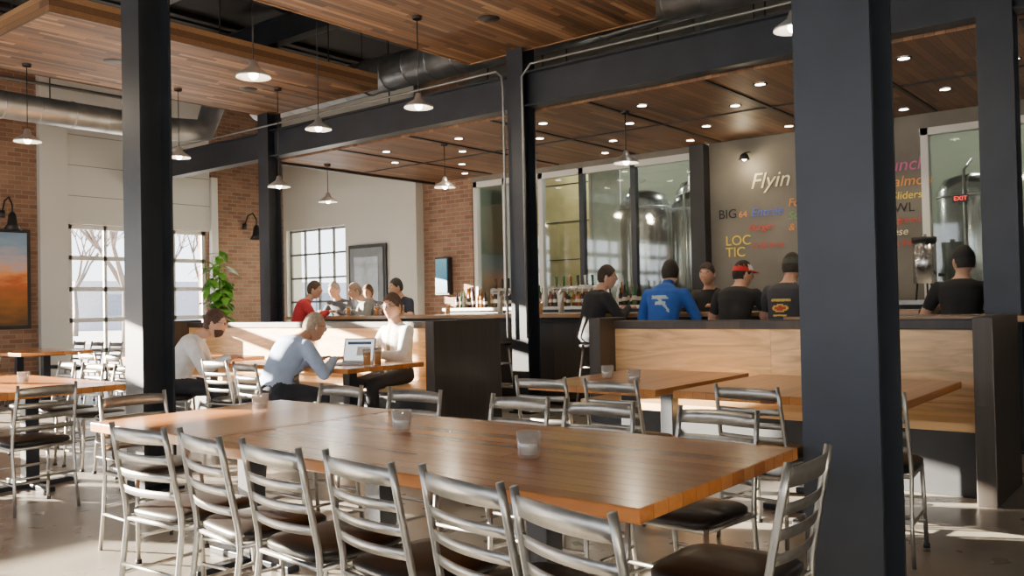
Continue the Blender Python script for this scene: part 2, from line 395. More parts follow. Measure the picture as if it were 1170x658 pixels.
for y in [-3.2+1.47*i for i in range(10)]: b.cyl((10.2,y,3.7),(10.2,y,6.),.012,BLACK,6)
b.box(10.25,10.29,-4,11.5,3.627,3.64,BLACK)
b.obj('ceiling_bar')
b=MB()
for i in range(9):
    for j,x in enumerate((9.1,9.9,10.8,11.6)):
        y=-1.8+1.47*i+.0+(.35 if j%2 else -.3)
        b.lathe([(.001,0),(.055,0)],DISC,16,Matrix.Translation((x,y,3.633))); b.lathe([(.055,0),(.075,-.004),(.08,.006)],BLACK,16,Matrix.Translation((x,y,3.632)))
b.obj('recessed_downlight')
for i,(x,y) in enumerate([(11.4,3.2),(11.4,5.),(10.6,7.2),(10.6,9.4),(9.2,2.5),(9.2,4.6),(9.2,8.2),(9.2,10.6),(11.5,1.8)]):
    light('downlight_lamp','SPOT',(x,y,3.6),70,(1,.78,.5),spot_size=rad(95),spot_blend=.7,shadow_soft_size=.05)

# ------------------------------------------------------------ ducts
def duct(pts,r,name='spiral_duct'):
    b=MB(); b.tube(pts,r,DUCT,22)
    for a,c in zip(pts[:-1],pts[1:]):
        a=Vector(a);c=Vector(c);L=(c-a).length; n=int(L/.45)
        for i in range(1,n):
            p=a.lerp(c,i/n); d=(c-a).normalized(); b.tube([p-d*.008,p+d*.008],r+.012 if i%3==0 else r+.005,DUCT,22)
    return b.obj(name)
duct([(-4,12.6,4.12),(7.2,12.6,4.12),(7.9,12.6,4.2),(8.1,12.6,4.7),(8.1,12.6,5.3)],.185)
duct([(8.95,-4,4.75),(8.95,12.6,4.75)],.26)
duct([(9.5,-4,4.35),(9.5,11.4,4.35)],.13)
duct([(7.5,-4,5.15),(7.5,7.9,5.15)],.2)
duct([(-1,8.45,5.05),(8.0,8.45,5.05)],.15)
b=MB()
for x in (-2,0.5,3.,5.5,7): b.cyl((x,12.6,4.31),(x,12.6,6),.01,BLACK,6)
for x in (0.5,3.,5.5,7): b.cyl((x,8.45,5.21),(x,8.45,6),.01,BLACK,6)
for y in (-2,1,4,7,10): b.cyl((8.95,y,5.02),(8.95,y,6),.01,BLACK,6); b.cyl((9.5,y,4.49),(9.5,y,6),.01,BLACK,6)
for y in (-2,1,4,7): b.cyl((7.5,y,5.36),(7.5,y,6),.01,BLACK,6)
b.obj('duct_hanger_rods')
b=MB()
for x,z in ((5.2,5.5),(6.2,5.4),(4.4,5.6)): b.tube([(x,-4,z),(x,15.5,z)],.04,BLACK if x!=6.2 else GREY,8)
RP=pr('sprinkler_pipe_grey',(.12,.12,.12),.5)
b.tube([(-4,7.9,5.3),(8.,7.9,5.3)],.03,RP,8); b.tube([(3,15.,5.1),(8.2,15.,5.1)],.03,RP,8)
for x in (0,3,6): b.cyl((x,7.9,5.33),(x,7.9,6),.008,BLACK,6)
b.obj('ceiling_pipes')

# ------------------------------------------------------------ pendants
pm=MB()
pm.lathe([(.012,.16),(.03,.15),(.045,.10),(.05,.09),(.15,.02),(.155,0),(.150,0),(.05,.08),(.02,.085)],LAMPSH,28)
pm.sphere((0,0,.03),(.045,.045,.05),BULB,14,9)
pme=pm.mesh('pendant_shade_mesh')
def pendant(x,y,z,top,e=28):
    o=empty('pendant_lamp',(x,y,z)); put('shade',pme,(0,0,0),0,o)
    b=MB(); b.cyl((0,0,.15),(0,0,top-z),.006,BLACK,6); b.lathe([(.05,top-z-.03),(.055,top-z)],BLACK,12); b.obj('cord',(0,0,0),0,o)
    l=light('bulb_light','POINT',(0,0,-.06),e,(1,.80,.55),shadow_soft_size=.05); l.parent=o
for x,y,z,t in [(4.7,6.7,3.4,4.37),(6.6,6.5,3.4,4.37),(6.6,8.15,3.4,6.),(4.62,11.2,3.4,4.35),(6.5,11.0,3.4,4.35),(6.7,2.5,3.4,6.),
                (9.24,5.57,3.0,3.64),(9.24,8.6,3.0,3.64),(9.24,11.2,3.02,3.64),(2.6,8.7,3.4,6.),(2.6,3.,3.4,6.),(7.4,10.,2.98,4.35)]:
    pendant(x,y,z,t)

# ------------------------------------------------------------ chair
def chair_mesh():
    b=MB(); W=.195
    def xp(z): 
        return -.185 - (max(0,z-.45)*.19) if z>.45 else -.185-(.45-z)*.12
    for sy in (-1,1):
        pts=[(xp(z),sy*(W+(.01 if z<.1 else 0)-max(0,z-.5)*.03),z) for z in (0,.2,.42,.5,.62,.75,.85)]
        b.tube(pts,.0135,CHROME,8,ry=.75)
        b.tube([(.19,sy*.19,0),(.175,sy*.185,.25),(.165,sy*.18,.44)],.0115,CHROME,8)
        b.tube([(xp(.2),sy*W,.2),(.178,sy*.186,.2)],.009,CHROME,6)
        b.tube([(xp(.43),sy*W,.43),(.165,sy*.18,.43)],.011,CHROME,6)
        b.cyl((.19,sy*.19,0),(.19,sy*.19,.02),.017,BLACK,8)
    b.tube([(.178,-.186,.14),(.178,.186,.14)],.009,CHROME,6)
    b.tube([(.178,-.186,.26),(.178,.186,.26)],.009,CHROME,6)
    b.tube([(xp(.2),-W,.24),(xp(.2),W,.24)],.009,CHROME,6)
    b.tube([(.165,-.18,.43),(.165,.18,.43)],.011,CHROME,6)
    b.tube([(xp(.43),-W,.43),(xp(.43),W,.43)],.011,CHROME,6)
    for (z0,h) in ((.545,.034),(.62,.034),(.695,.034),(.775,.055)):
        n=10;vs=[];fs=[]
        for i in range(n+1):
            t=-1+2*i/n; y=t*(W-.01)
            for z in (z0,z0+h):
                zz=z+(.008*(1-t*t) if z0>.75 and z>z0 else 0)
                x=xp(z)-.028*(1-t*t)
                vs.append((x-.003,y,zz)); vs.append((x+.003,y,zz))
        for i in range(n):
            o=i*4;p=o+4
            fs+=[(o,o+2,p+2,p),(o+1,p+1,p+3,o+3),(o+2,o+3,p+3,p+2),(o,p,p+1,o+1)]
        fs+=[(0,1,3,2),(4*n,4*n+2,4*n+3,4*n+1)]
        b.add(vs,fs,CHROME,True)
    prof=[(0.0,.435),(.9,.435),(1.,.45),(1.,.468),(.93,.48),(.6,.487),(0.001,.489)]
    vs=[];fs=[];n=28
    for (k,z) in prof:
        for j in range(n):
            a=2*math.pi*j/n; c,s_=math.cos(a),math.sin(a)
            e=.42
            vs.append((.01+k*.205*math.copysign(abs(c)**e,c),k*.205*math.copysign(abs(s_)**e,s_)*(.97 if c>0 else 1.),z))
    for i in range(len(prof)-1):
        for j in range(n): fs.append((i*n+j,i*n+(j+1)%n,(i+1)*n+(j+1)%n,(i+1)*n+j))
    b.add(vs,fs,SEAT,True)
    return b.mesh('dining_chair_mesh')
CH=chair_mesh()
def chair(x,y,deg): return put('dining_chair',CH,(x,y,0),rad(deg))
for x,y,a in [(2.11,3.50,4),(2.13,3.02,-9),(2.11,2.56,-5),(2.10,2.08,-8),(2.065,1.60,-12),(1.955,1.165,-15)]:
    chair(x,y,a)
chair(2.60,1.22,92)       # right end
chair(2.55,4.6,-93)       # left end
for y,a in [(4.15,180),(3.5,184),(2.78,177),(2.28,182),(1.70,176)]: chair(3.24,y,a)

# ------------------------------------------------------------ tables
def table(name,x0,x1,y0,y1,mat,posts,z=.76,th=.045):
    b=MB(); b.box(x0,x1,y0,y1,z-th,z,mat)
    for (px,py) in posts:
        b.box(px-.05,px+.05,py-.05,py+.05,.03,z-th-.02,STEEL); b.box(px-.2,px+.2,py-.2,py+.2,z-th-.02,z-th,STEEL)
        b.box(px-.34,px+.34,py-.035,py+.035,0,.035,STEEL); b.box(px-.035,px+.035,py-.34,py+.34,0,.0349,STEEL)
    return b.obj(name,bevel=.004)
table('communal_table',2.05,3.2,1.22,3.42,TABLE,[(2.66,2.0),(2.66,2.9)])
table('communal_table',2.12,3.28,3.43,4.45,TABLEX,[(2.72,3.95)])
table('dining_table',4.8,6.2,2.72,3.72,TABLEX,[(5.3,3.2),(5.85,3.2)])
table('dining_table',4.8,6.15,1.27,2.6,TABLEX,[(5.3,1.9),(5.85,1.9)])
table('dining_table',5.18,6.15,6.05,8.05,TABLE,[(5.68,6.6),(5.68,7.5)])
table('dining_table',2.35,3.45,6.55,9.2,TABLE,[(2.9,7.05),(2.9,8.6)])
table('dining_table',5.3,6.2,8.7,10.5,TABLE,[(5.75,9.1),(5.75,10.1)])
table('dining_table',2.5,3.5,10.2,12.4,TABLE,[(3.,10.6),(3.,12.)])
table('dining_table',5.2,6.2,12.9,14.6,TABLE,[(5.7,13.3),(5.7,14.2)])
for y in (6.95,7.5,8.05,8.6): chair(3.62,y,180+random.uniform(-5,5)); 
for y in (7.2,7.8,8.4): chair(2.1,y,random.uniform(-5,5))
chair(2.6,6.3,90)
for y in (10.5,11.1,11.7): chair(3.68,y,180+random.uniform(-5,5)); chair(2.25,y,0)
for y in (8.95,9.5,10.1): chair(5.05,y,random.uniform(-5,5))
for y in (13.2,13.8,14.4): chair(5.0,y,0); chair(6.45,y,180)
chair(4.70,3.36,3); chair(4.72,2.83,-2); chair(4.72,1.95,-6); chair(4.72,1.38,4)
chair(4.88,7.28,2)

# ------------------------------------------------------------ booths
def booth(name,y0,y1,left_x0,right_x0):
    b=MB(); ZT=1.14
    b.box(6.70,6.78,y0,y1,.12,ZT-.07,BENCH)
    b.box(6.68,6.86,y0,y1,ZT-.07,ZT,CHAR)
    b.box(6.79,6.86,y0,y1,.0,ZT-.07,CHAR)
    b.box(6.12,6.69,y0+.06,y1-.06,.44,.50,BENCHS)
    b.box(6.25,6.68,y0+.06,y1-.06,.0,.44,pr('bench_base',(.03,.034,.04),.5))
    b.box(right_x0,6.9,y0-.06,y0+.055,0,ZT+.03,CHAR)
    b.box(left_x0,6.9,y1-.055,y1+.06,0,ZT+.03,CHAR)
    return b.obj(name,bevel=.006)
booth('booth_bench',1.12,4.25,6.45,6.02)
booth('booth_bench',5.75,11.2,6.1,5.92)

# ------------------------------------------------------------ bar
BT=pr('bar_top_wood',(.33,.19,.09),.25,0,.25,3.,stretch=(30,1,30),coat=.3)
b=MB()
b.box(8.95,9.6,2.2,12.0,1.12,1.17,BT); b.box(9.12,9.45,2.3,11.9,0,1.12,BLACK); b.box(9.07,9.12,2.3,11.9,.1,1.06,CHAR)
b.tube([(8.98,2.3,.22),(8.98,11.9,.22)],.022,CHROME,8)
for y in (3,5,7,9,11): b.box(8.97,9.1,y-.02,y+.02,.2,.24,CHROME)
b.box(9.0,9.5,-3.5,2.0,1.12,1.17,BT); b.box(9.1,9.4,-3.4,1.9,0,1.12,BLACK)
b.obj('bar_counter',bevel=.005)
b=MB(); b.box(7.35,7.95,-1.5,2.9,1.10,1.15,BT)
for y in (-1.2,.6,2.6): b.box(7.6,7.7,y-.05,y+.05,.02,1.1,STEEL); b.box(7.4,7.9,y-.04,y+.04,0,.03,STEEL)
b.obj('high_top_table',bevel=.005)
b=MB(); b.box(11.15,11.9,3.,10.4,0,1.2,BLACK); b.box(11.1,11.95,2.95,10.45,1.2,1.25,CHROME); b.obj('back_bar_cabinet',bevel=.004)
BG_=[pr('bottle_green',(.03,.10,.04),.1),pr('bottle_amber',(.22,.08,.015),.1),pr('bottle_clear',(.55,.58,.58),.08),pr('bottle_dark',(.02,.015,.02),.1),pr('bottle_red',(.12,.03,.02),.2),pr('bottle_dark',(.02,.015,.02),.1)]
LAB=pr('bottle_label',(.5,.46,.38),.6)
b=MB()
for i in range(70):
    y=random.uniform(6.7,10.3); x=random.uniform(11.2,11.6); m=random.choice(BG_); h=random.uniform(.24,.36); r=random.uniform(.03,.042)
    T=Matrix.Translation((x,y,1.25)); b.lathe([(.001,0),(r,0),(r,h*.6),(r*.4,h*.75),(r*.36,h),(.001,h)],m,10,T); b.lathe([(r+.001,h*.22),(r+.001,h*.40)],LAB,10,T)
b.obj('liquor_bottles')
b=MB()
for i in range(60):
    y=random.uniform(3.1,6.5); x=random.uniform(11.2,11.6); T=Matrix.Translation((x,y,1.25)); b.lathe([(.001,0),(.03,0),(.04,.15),(.038,.15),(.028,.01)],CUP,10,T)
b.obj('pint_glasses')
b=MB()
for k in (0,1):
    y0=8.2-k*1.1
    b.cyl((9.95,y0,1.17),(9.95,y0,1.5),.04,CHROME); b.cyl((9.95,y0-.5,1.17),(9.95,y0-.5,1.5),.04,CHROME); b.tube([(9.95,y0+.15,1.5),(9.95,y0-.65,1.5)],.045,CHROME,12)
    for j in range(6):
        y=y0+.05-j*.12; b.tube([(9.93,y,1.5),(9.85,y,1.49),(9.84,y,1.43)],.012,CHROME,6); b.cyl((9.93,y,1.53),(9.92,y,1.68),.014,random.choice(BG_),8,.02)
b.box(9.62,10.1,6.3,8.4,1.1,1.17,CHROME); b.box(9.65,10.05,6.35,8.35,0,1.1,BLACK)
b.obj('beer_tap_tower')
b=MB(); b.cyl((0,0,0),(0,0,.5),.13,STAIN,20); b.cyl((0,0,.5),(0,0,.56),.14,BLACK,20); b.cyl((0,0,.56),(0,0,.6),.03,STAIN,10); b.cyl((0,-.15,.1),(0,-.22,.1),.02,BLACK,8)
for a in range(3): b.cyl((.09*math.cos(a*2.1),.09*math.sin(a*2.1),-.0),(.11*math.cos(a*2.1),.11*math.sin(a*2.1),-.2),.012,BLACK,6)
b.obj('coffee_urn',(11.4,2.72,1.45))
b=MB(); b.box(11.1,11.9,1.2,2.94,0,1.2,BLACK); b.box(11.05,11.95,1.15,2.94,1.2,1.25,CHROME); b.obj('back_bar_cabinet')

def stool_mesh():
    b=MB()
    b.lathe([(.001,.78),(.16,.78),(.175,.79),(.175,.815),(.15,.825),(.001,.827)],SEAT,20)
    for a in range(4):
        t=math.pi/4+a*math.pi/2; c,s_=math.cos(t),math.sin(t)
        b.tube([(.12*c,.12*s_,.78),(.23*c,.23*s_,0)],.014,CHROME,8)
    for z,r in ((.28,.195),(.55,.16)):
        q=[(r*math.cos(math.pi/4+k*math.pi/2),r*math.sin(math.pi/4+k*math.pi/2),z) for k in range(5)]
        for k in range(4): b.tube([q[k],q[k+1]],.01,CHROME,6)
    return b.mesh('bar_stool_mesh')
ST=stool_mesh()
for y in (7.15,7.9,8.7,5.7,4.73,3.95,3.3,9.5,11.2,10.3): put('bar_stool',ST,(8.62,y,0),0)
for x,y in ((9.95,11.75),(9.95,10.9),(9.95,10.2),(8.76,1.80)): put('bar_stool',ST,(x,y,0),0)

# ------------------------------------------------------------ humans
def ik(a,c,l1,l2,pole):
    a=Vector(a);c=Vector(c);d=c-a;L=min(d.length,(l1+l2)*.995); dn=d.normalized(); c=a+dn*L
    x=(l1*l1-l2*l2+L*L)/(2*L); h=math.sqrt(max(0,l1*l1-x*x))
    p=Vector(pole); p=(p-dn*p.dot(dn)).normalized()
    return a+dn*x+p*h, c
def segd(p,a,b):
    ab=b-a; t=max(0,min(1,(p-a).dot(ab)/max(ab.length_squared,1e-9))); return (p-(a+ab*t)).length,t
def human(name,loc,deg,seat=.47,lean=12,hl=(.45,.18,.8),hr=(.45,-.18,.8),ankle=(.40,.12,.09),ankle2=None,look=(0,0),
          shirt=(.1,.1,.1),pants=(.03,.035,.05),hair=(.05,.03,.02),sleeve='long',style='short',beard=False,glasses=False,cap=None,brim=1,
          decal=None,tie=None,sc=1.04,standing=False,skin=None,hood=False):
    sk=SKIN
    SH=pr(name+'_shirt',shirt,.85,0,.1,14.,.3); PT=pr(name+'_trousers',pants,.85,0,.1,14.); HR=pr(name+'_hair',hair,.8,0,.3,40.,.4)
    z0=seat/sc
    P=Vector((0,0,z0+.10))
    l=rad(lean)
    def sp(t):
        a=l*(.6+.55*t/.5)
        return P+Vector((math.sin(a)*t,0,math.cos(a)*t))
    rings=[(-.095,.14,.10,.01),(-.05,.172,.13,0),(.03,.168,.125,0),(.12,.155,.118,.0),(.22,.162,.122,.0),(.33,.180,.126,-.005),(.42,.190,.115,-.012),(.470,.155,.088,-.01),(.50,.090,.068,0),(.53,.062,.060,.01),(.60,.056,.057,.02)]
    mb=MB(); n=24; vs=[];fs=[]
    for (t,wy,wx,ox) in rings:
        c=sp(t); tv=(sp(t+.01)-sp(t-.01)).normalized(); fx=Vector((tv.z,0,-tv.x))
        for j in range(n):
            a=2*math.pi*j/n; ca,sa=math.cos(a),math.sin(a)
            e=.85
            vs.append(c+fx*(ox+wx*math.copysign(abs(ca)**e,ca))+Vector((0,wy*math.copysign(abs(sa)**e,sa),0)))
    for i in range(len(rings)-1):
        for j in range(n): fs.append((i*n+j,i*n+(j+1)%n,(i+1)*n+(j+1)%n,(i+1)*n+j))
    fs.append(tuple(reversed(range(n)))); fs.append(tuple((len(rings)-1)*n+j for j in range(n)))
    mb.add(vs,fs,SH,True)
    segs=[]
    if hood:
        q=sp(.50)+Vector((-.055,0,0)); mb.sphere(q,(.075,.115,.05),SH,16,10); mb.sphere(q+Vector((.04,0,.01)),(.09,.10,.04),SH,16,10)
    def limb(a,c,r0,r1,label):
        a=Vector(a);c=Vector(c); segs.append((a,c,r0,r1,label))
        k=7; pts=[a.lerp(c,i/k) for i in range(k+1)]
        bul={'ua':.006,'fa':.005,'th':.008,'sh':.010}.get(label,0)
        rs=[r0+(r1-r0)*i/k+bul*math.sin(math.pi*min(1,(i/k)*1.3)) for i in range(k+1)]
        mb.tube(pts,rs,SH,14); mb.sphere(a,r0,SH,12,8); mb.sphere(c,r1,SH,12,8)
    segs.append((sp(-.05),sp(.45),.15,.15,'to')); segs.append((sp(.52),sp(.60),.055,.055,'ne'))
    ho=[]
    for sgn,ht in ((1,hl),(-1,hr)):
        s0=sp(.43)+Vector((0,sgn*.190,0)); tgt=Vector((ht[0],ht[1],ht[2]/sc))
        e,w=ik(s0,tgt,.29,.26,(-.5,sgn*.7,-1.))
        slv=.009 if sleeve=='long' else 0
        limb(s0,e,.064,.047+slv,'ua'); limb(e,w,.045+slv,.028+slv,'fa')
        mb.sphere(sp(.42)+Vector((0,sgn*.15,0)),(.075,.085,.07),SH,12,8)
        ho.append((e,w,sgn))
    for sgn,ak in ((1,ankle),(-1,ankle2 or (ankle[0],-ankle[1],ankle[2]))):
        h=P+Vector((0.0,sgn*.092,-.01)); A=Vector((ak[0],ak[1],ak[2]/sc))
        k,A=ik(h,A,.43,.42,(1,sgn*.12,.5 if not standing else .1))
        limb(h,k,.088,.062,'th'); limb(k,A,.058,.042,'sh')
        segs.append((A,A+Vector((.15,sgn*.02,-.04)),.045,.04,'fo'))
        mb.tube([A+Vector((-.06,0,-.045)),A+Vector((0,0,-.03)),A+Vector((.1,sgn*.01,-.042)),A+Vector((.17,sgn*.02,-.052))],[.035,.046,.042,.03],SH,12)
    me=mb.mesh(name+'_raw'); tmp=bpy.data.objects.new('tmp',me); COL.objects.link(tmp)
    r=tmp.modifiers.new('r','REMESH'); r.mode='VOXEL'; r.voxel_size=.0125
    sm=tmp.modifiers.new('s','SMOOTH'); sm.factor=.5; sm.iterations=4
    dg=bpy.context.evaluated_depsgraph_get(); ev=tmp.evaluated_get(dg); em=ev.to_mesh()
    out=MB(); V=[v.co.copy() for v in em.vertices]
    groups={}
    TIE=pr(name+'_tie',tie,.6) if tie else None
    for f in em.polygons:
        c=f.center; best=1e9;lab='to';bt=0
        for (a,bb,r0,r1,lb) in segs:
            d,t=segd(c,a,bb); d-=r0+(r1-r0)*t
            if d<best: best=d;lab=lb;bt=t
        if lab=='to':
            rel=(c-P).dot((sp(.3)-P).normalized())
            m=PT if rel<.0 else SH
            if rel>.50 and abs(c.y)<.075 and not hood: m=sk
            if TIE and m is SH and c.x>(sp(max(0,rel)).x+.05) and abs(c.y)<.022+.012*(1-rel/.5): m=TIE
            if decal and m is SH and c.x<sp(max(0,rel)).x-.03:
                q=decal(c.y,rel)
                if q: m=q
        elif lab=='ne': m=SH if hood and (c-sp(.5)).length<.13 and c.x<sp(.5).x else sk
        elif lab=='ua': m=SH if (sleeve=='long' or bt<.72) else sk
        elif lab=='fa': m=SH if sleeve=='long' else sk
        elif lab=='fo': m=SHOE
        else: m=PT
        groups.setdefault(m,[]).append(tuple(f.vertices))
    out.v=V
    for m,fl in groups.items():
        k=out.mi(m)
        for f in fl: out.f.append(list(f)); out.m.append(k); out.s.append(True)
    ev.to_mesh_clear(); bpy.data.objects.remove(tmp); bpy.data.meshes.remove(me)
    for e,w,sgn in ho:
        d=(w-e).normalized(); dn=Vector((d.x,d.y,d.z*.25)).normalized()
        side=dn.cross(Vector((0,0,1))).normalized(); up=side.cross(dn)
        T=Matrix((dn,side,up)).transposed().to_4x4(); T.translation=w
        out.sphere((.05,0,0),(.055,.042,.017),sk,12,8,T)
        out.cyl((-.02,0,0),(.02,0,0),.026,sk,10,.026,T)
        for i,(fy,fl) in enumerate(((-.031,.062),(-.011,.074),(.010,.078),(.030,.068))):
            if sgn<0: fy=-fy
            out.tube([(.085,fy,.0),(.085+fl*.5,fy*1.1,.004),(.085+fl*.8,fy*1.1,-.012),(.085+fl*.95,fy*1.1,-.03)],[.0105,.0095,.0085,.006],sk,8,T)
        out.tube([(.02,sgn*.03*(1),0),(.05,sgn*.06,-.004),(.075,sgn*.07,-.012)],[.014,.011,.008],sk,8,T)
    tv=(sp(.62)-sp(.56)).normalized(); hc=sp(.60)+tv*.075+Vector((.022,0,0))
    T=Matrix.Translation(hc)@Matrix.Rotation(rad(look[0]),4,'Z')@Matrix.Rotation(rad(look[1]),4,'Y')@Matrix.Scale(1.07,4)
    g=lambda x,s: math.exp(-(x/s)**2)
    def hf(dv,q):
        x,y,z=q
        if dv.z<0: y*=1-.22*(-dv.z)**1.5; 
        if dv.z<-.2 and dv.x<0: x*=1-.35*(-dv.z-.2)
        if dv.x>0:
            x+=.024*g(dv.y,.13)*g(dv.z+.16,.15)+.008*g(dv.y,.10)*g(dv.z-.02,.12)
            x-=.010*(g(dv.y-.36,.16)+g(dv.y+.36,.16))*g(dv.z-.03,.11)
            x+=.006*g(dv.z-.2,.1)+.006*g(dv.y,.25)*g(dv.z+.47,.07)+.014*g(dv.y,.4)*g(dv.z+.85,.2)
        return Vector((x,y,z))
    out.sphere((0,0,0),(.096,.080,.122),sk,40,30,T,hf)
    for sg in (1,-1):
        out.sphere((.079,sg*.029,.006),.0115,EYEW,10,8,T); out.sphere((.0875,sg*.029,.006),.005,EYED,8,6,T)
        out.sphere((-.005,sg*.082,-.005),(.018,.009,.031),sk,10,8,T)
        out.tube([(.088,sg*.014,.026),(.088,sg*.03,.031),(.08,sg*.047,.025)],.004,HR,6,T)
    out.tube([(.086,-.022,-.058),(.093,0,-.056),(.086,.022,-.058)],[.003,.006,.003],LIP,8,T)
    def shell(keep,k,mat,off=0,jit=0):
        vs=[];fs=[];seg=40;rg=30;kp=[]
        for i in range(rg+1):
            th=math.pi*i/rg
            for j in range(seg):
                ph=2*math.pi*j/seg
                dv=Vector((math.sin(th)*math.cos(ph),math.sin(th)*math.sin(ph),math.cos(th)))
                q=hf(dv,Vector((dv.x*.096,dv.y*.080,dv.z*.122))); vs.append(q*(k+off*max(0,dv.z)+random.uniform(0,jit))); kp.append(keep(dv))
        for i in range(rg):
            for j in range(seg):
                ix=(i*seg+j,(i+1)*seg+j,(i+1)*seg+(j+1)%seg,i*seg+(j+1)%seg)
                if all(kp[q] for q in ix): fs.append(ix)
        out.add(vs,fs,mat,True,T)
    if style=='short': shell(lambda d:d.z>-.45+.95*max(0,d.x+.05)+(.25 if -.25<d.x<.2 and d.z<0 else 0),1.07,HR,.07,.02)
    elif style=='thin': shell(lambda d:(d.z>-.38+1.2*max(0,d.x+.15)),1.03,HR,0,.012)
    elif style=='long': shell(lambda d:d.z>-.75+1.3*max(0,d.x+.0),1.12,HR,.02,.02)
    if beard: shell(lambda d:d.x>.0 and d.z<-.30-.12*d.x and not(abs(d.y)<.3 and d.z>-.45 and d.x>.8 and d.z<-.4),1.045,HR,0,.015)
    if glasses:
        for sg in (1,-1):
            c=[(.1,sg*.031+.02*math.cos(a),.006+.015*math.sin(a)) for a in [i*math.pi/5 for i in range(11)]]
            out.tube(c,.0022,BLACK,5,T); out.tube([(.098,sg*.05,.01),(.05,sg*.083,.012),(-.01,sg*.087,.01)],.0022,BLACK,5,T)
        out.tube([(.1,-.011,.008),(.1,.011,.008)],.0022,BLACK,5,T)
    if cap:
        C1=pr(name+'_cap',cap[0],.8); C2=pr(name+'_cap_panel',cap[1],.8)
        shell(lambda d:d.z>.18,1.12,C1,.0); 
        if cap[1]!=cap[0]: shell(lambda d:d.z>.25 and d.x*brim>.1,1.13,C2,.0)
        vs=[];fs=[];n=12
        for i in range(n+1):
            a=-1.15+2.3*i/n
            vs.append((brim*.098*math.cos(a),.082*math.sin(a),.035)); vs.append((brim*(.098*math.cos(a)+.075*math.cos(a*.8)),.075*math.sin(a),.022)); 
        for i in range(n): fs.append((2*i,2*i+1,2*i+3,2*i+2))
        out.add(vs,fs,C1,True,T); out.add([Vector(v)+Vector((0,0,.006)) for v in vs],fs,C1,True,T)
    o=out.obj(name,(loc[0],loc[1],loc[2] if len(loc)>2 else 0),rad(deg)); o.scale=(sc,sc,sc)
    return o
# booth group
human('bearded_man',(4.70,8.08),-42,.49,24,(.46,.12,.83),(.52,-.14,.83),look=(-5,4),shirt=(.78,.78,.80),pants=(.02,.02,.03),hair=(.06,.03,.02),beard=True,glasses=True,sc=1.02)
chair(4.68,8.10,-42)
human('man_in_blue_shirt',(4.74,6.54),-5,.49,28,(.54,.14,.83),(.54,-.14,.83),look=(-12,8),shirt=(.42,.54,.80),pants=(.03,.035,.05),hair=(.40,.32,.25),style='thin',glasses=True,sc=1.02)
chair(4.72,6.54,-5)
human('man_with_tie',(6.44,6.70),172,.50,3,(.40,.16,.83),(.36,-.16,.83),look=(14,2),shirt=(.80,.80,.78),pants=(.03,.03,.035),hair=(.08,.05,.035),tie=(.18,.16,.10),glasses=True)
FT=(.22,.13,.40)
cz=1.235
human('man_in_black_sweater',(8.58,5.72),-28,.83,14,(.44,.18,cz),(.44,-.12,cz),FT,look=(-30,0),shirt=(.016,.016,.02),pants=(.05,.055,.07),hair=(.03,.02,.015),glasses=True)
TEAL=pr('hoodie_mark',(.45,.55,.58),.8); YM=pr('shirt_print_yellow',(.65,.45,.08),.8); RM=pr('shirt_print_red',(.5,.06,.04),.8)
def d1(y,t):
    if .20<t<.38 and abs(y)<.10:
        if t>.345 and y>-.09+ (t-.34): return TEAL
        if abs((y+.03)-(t-.29)*.9)<.018: return TEAL
        if .28<t<.31 and -.06<y<.05: return TEAL
def d2(y,t):
    if abs(t-.32)<.012 and abs(y)<.10: return YM
    if ((y/.08)**2+((t-.24)/.035)**2)<1: return RM if ((y/.06)**2+((t-.24)/.022)**2)<1 else YM
    if abs(t-.17)<.01 and abs(y)<.07: return YM
human('man_in_blue_hoodie',(8.58,4.76),8,.83,16,(.44,.2,cz),(.44,-.16,cz),FT,look=(15,5),shirt=(.02,.10,.42),pants=(.04,.05,.08),hair=(.015,.012,.01),decal=d1,sc=1.08,hood=True)
human('man_in_red_cap',(8.58,3.93),2,.83,18,(.42,.2,cz),(.42,-.2,cz),FT,look=(-40,5),shirt=(.014,.014,.016),sleeve='short',hair=(.02,.015,.01),cap=((.55,.03,.03),(.75,.75,.75)),brim=1)
human('man_in_printed_tshirt',(8.58,3.38),-4,.83,12,(.42,.2,cz),(.42,-.2,cz),FT,look=(5,5),shirt=(.045,.045,.055),sleeve='short',hair=(.03,.025,.02),cap=((.06,.07,.06),(.06,.07,.06)),decal=d2,sc=1.06)
human('man_in_black_cap',(8.76,1.80),0,.83,10,(.3,.2,cz),(.3,-.2,cz),FT,look=(40,0),shirt=(.012,.012,.014),sleeve='short',hair=(.02,.02,.02),cap=((.012,.012,.014),(.012,.012,.014)))
human('man_across_bar',(10.05,4.85),185,.83,10,(.4,.2,cz),(.4,-.2,cz),FT,look=(0,0),shirt=(.03,.03,.03),hair=(.03,.02,.02))
put('bar_stool',ST,(10.05,4.85,0),0)
human('man_in_red_shirt',(8.58,11.2),-35,.83,16,(.44,.18,cz),(.44,-.1,cz),FT,look=(-15,0),shirt=(.42,.025,.035),hair=(.06,.035,.02))
human('man_in_dark_sweater',(10.0,11.75),190,.83,14,(.40,.2,cz),(.38,-.16,cz),FT,look=(0,5),shirt=(.05,.06,.08),hair=(.25,.22,.2))
human('man_in_grey_shirt',(10.0,10.95),150,.83,20,(.40,.2,cz),(.36,-.16,cz),FT,look=(10,10),shirt=(.20,.21,.21),hair=(.25,.18,.14),style='short')
human('woman_in_grey_top',(10.9,12.0),200,.83,10,(.3,.2,1.15),(.3,-.16,1.15),FT,look=(0,5),shirt=(.2,.2,.22),hair=(.12,.07,.04),style='long',sc=.98)
put('bar_stool',ST,(10.9,12.0,0),0)
human('man_in_navy_shirt',(10.0,10.2),175,.83,12,(.40,.2,cz),(.36,-.16,cz),FT,look=(-20,0),shirt=(.02,.025,.05),sleeve='short',hair=(.02,.02,.02))

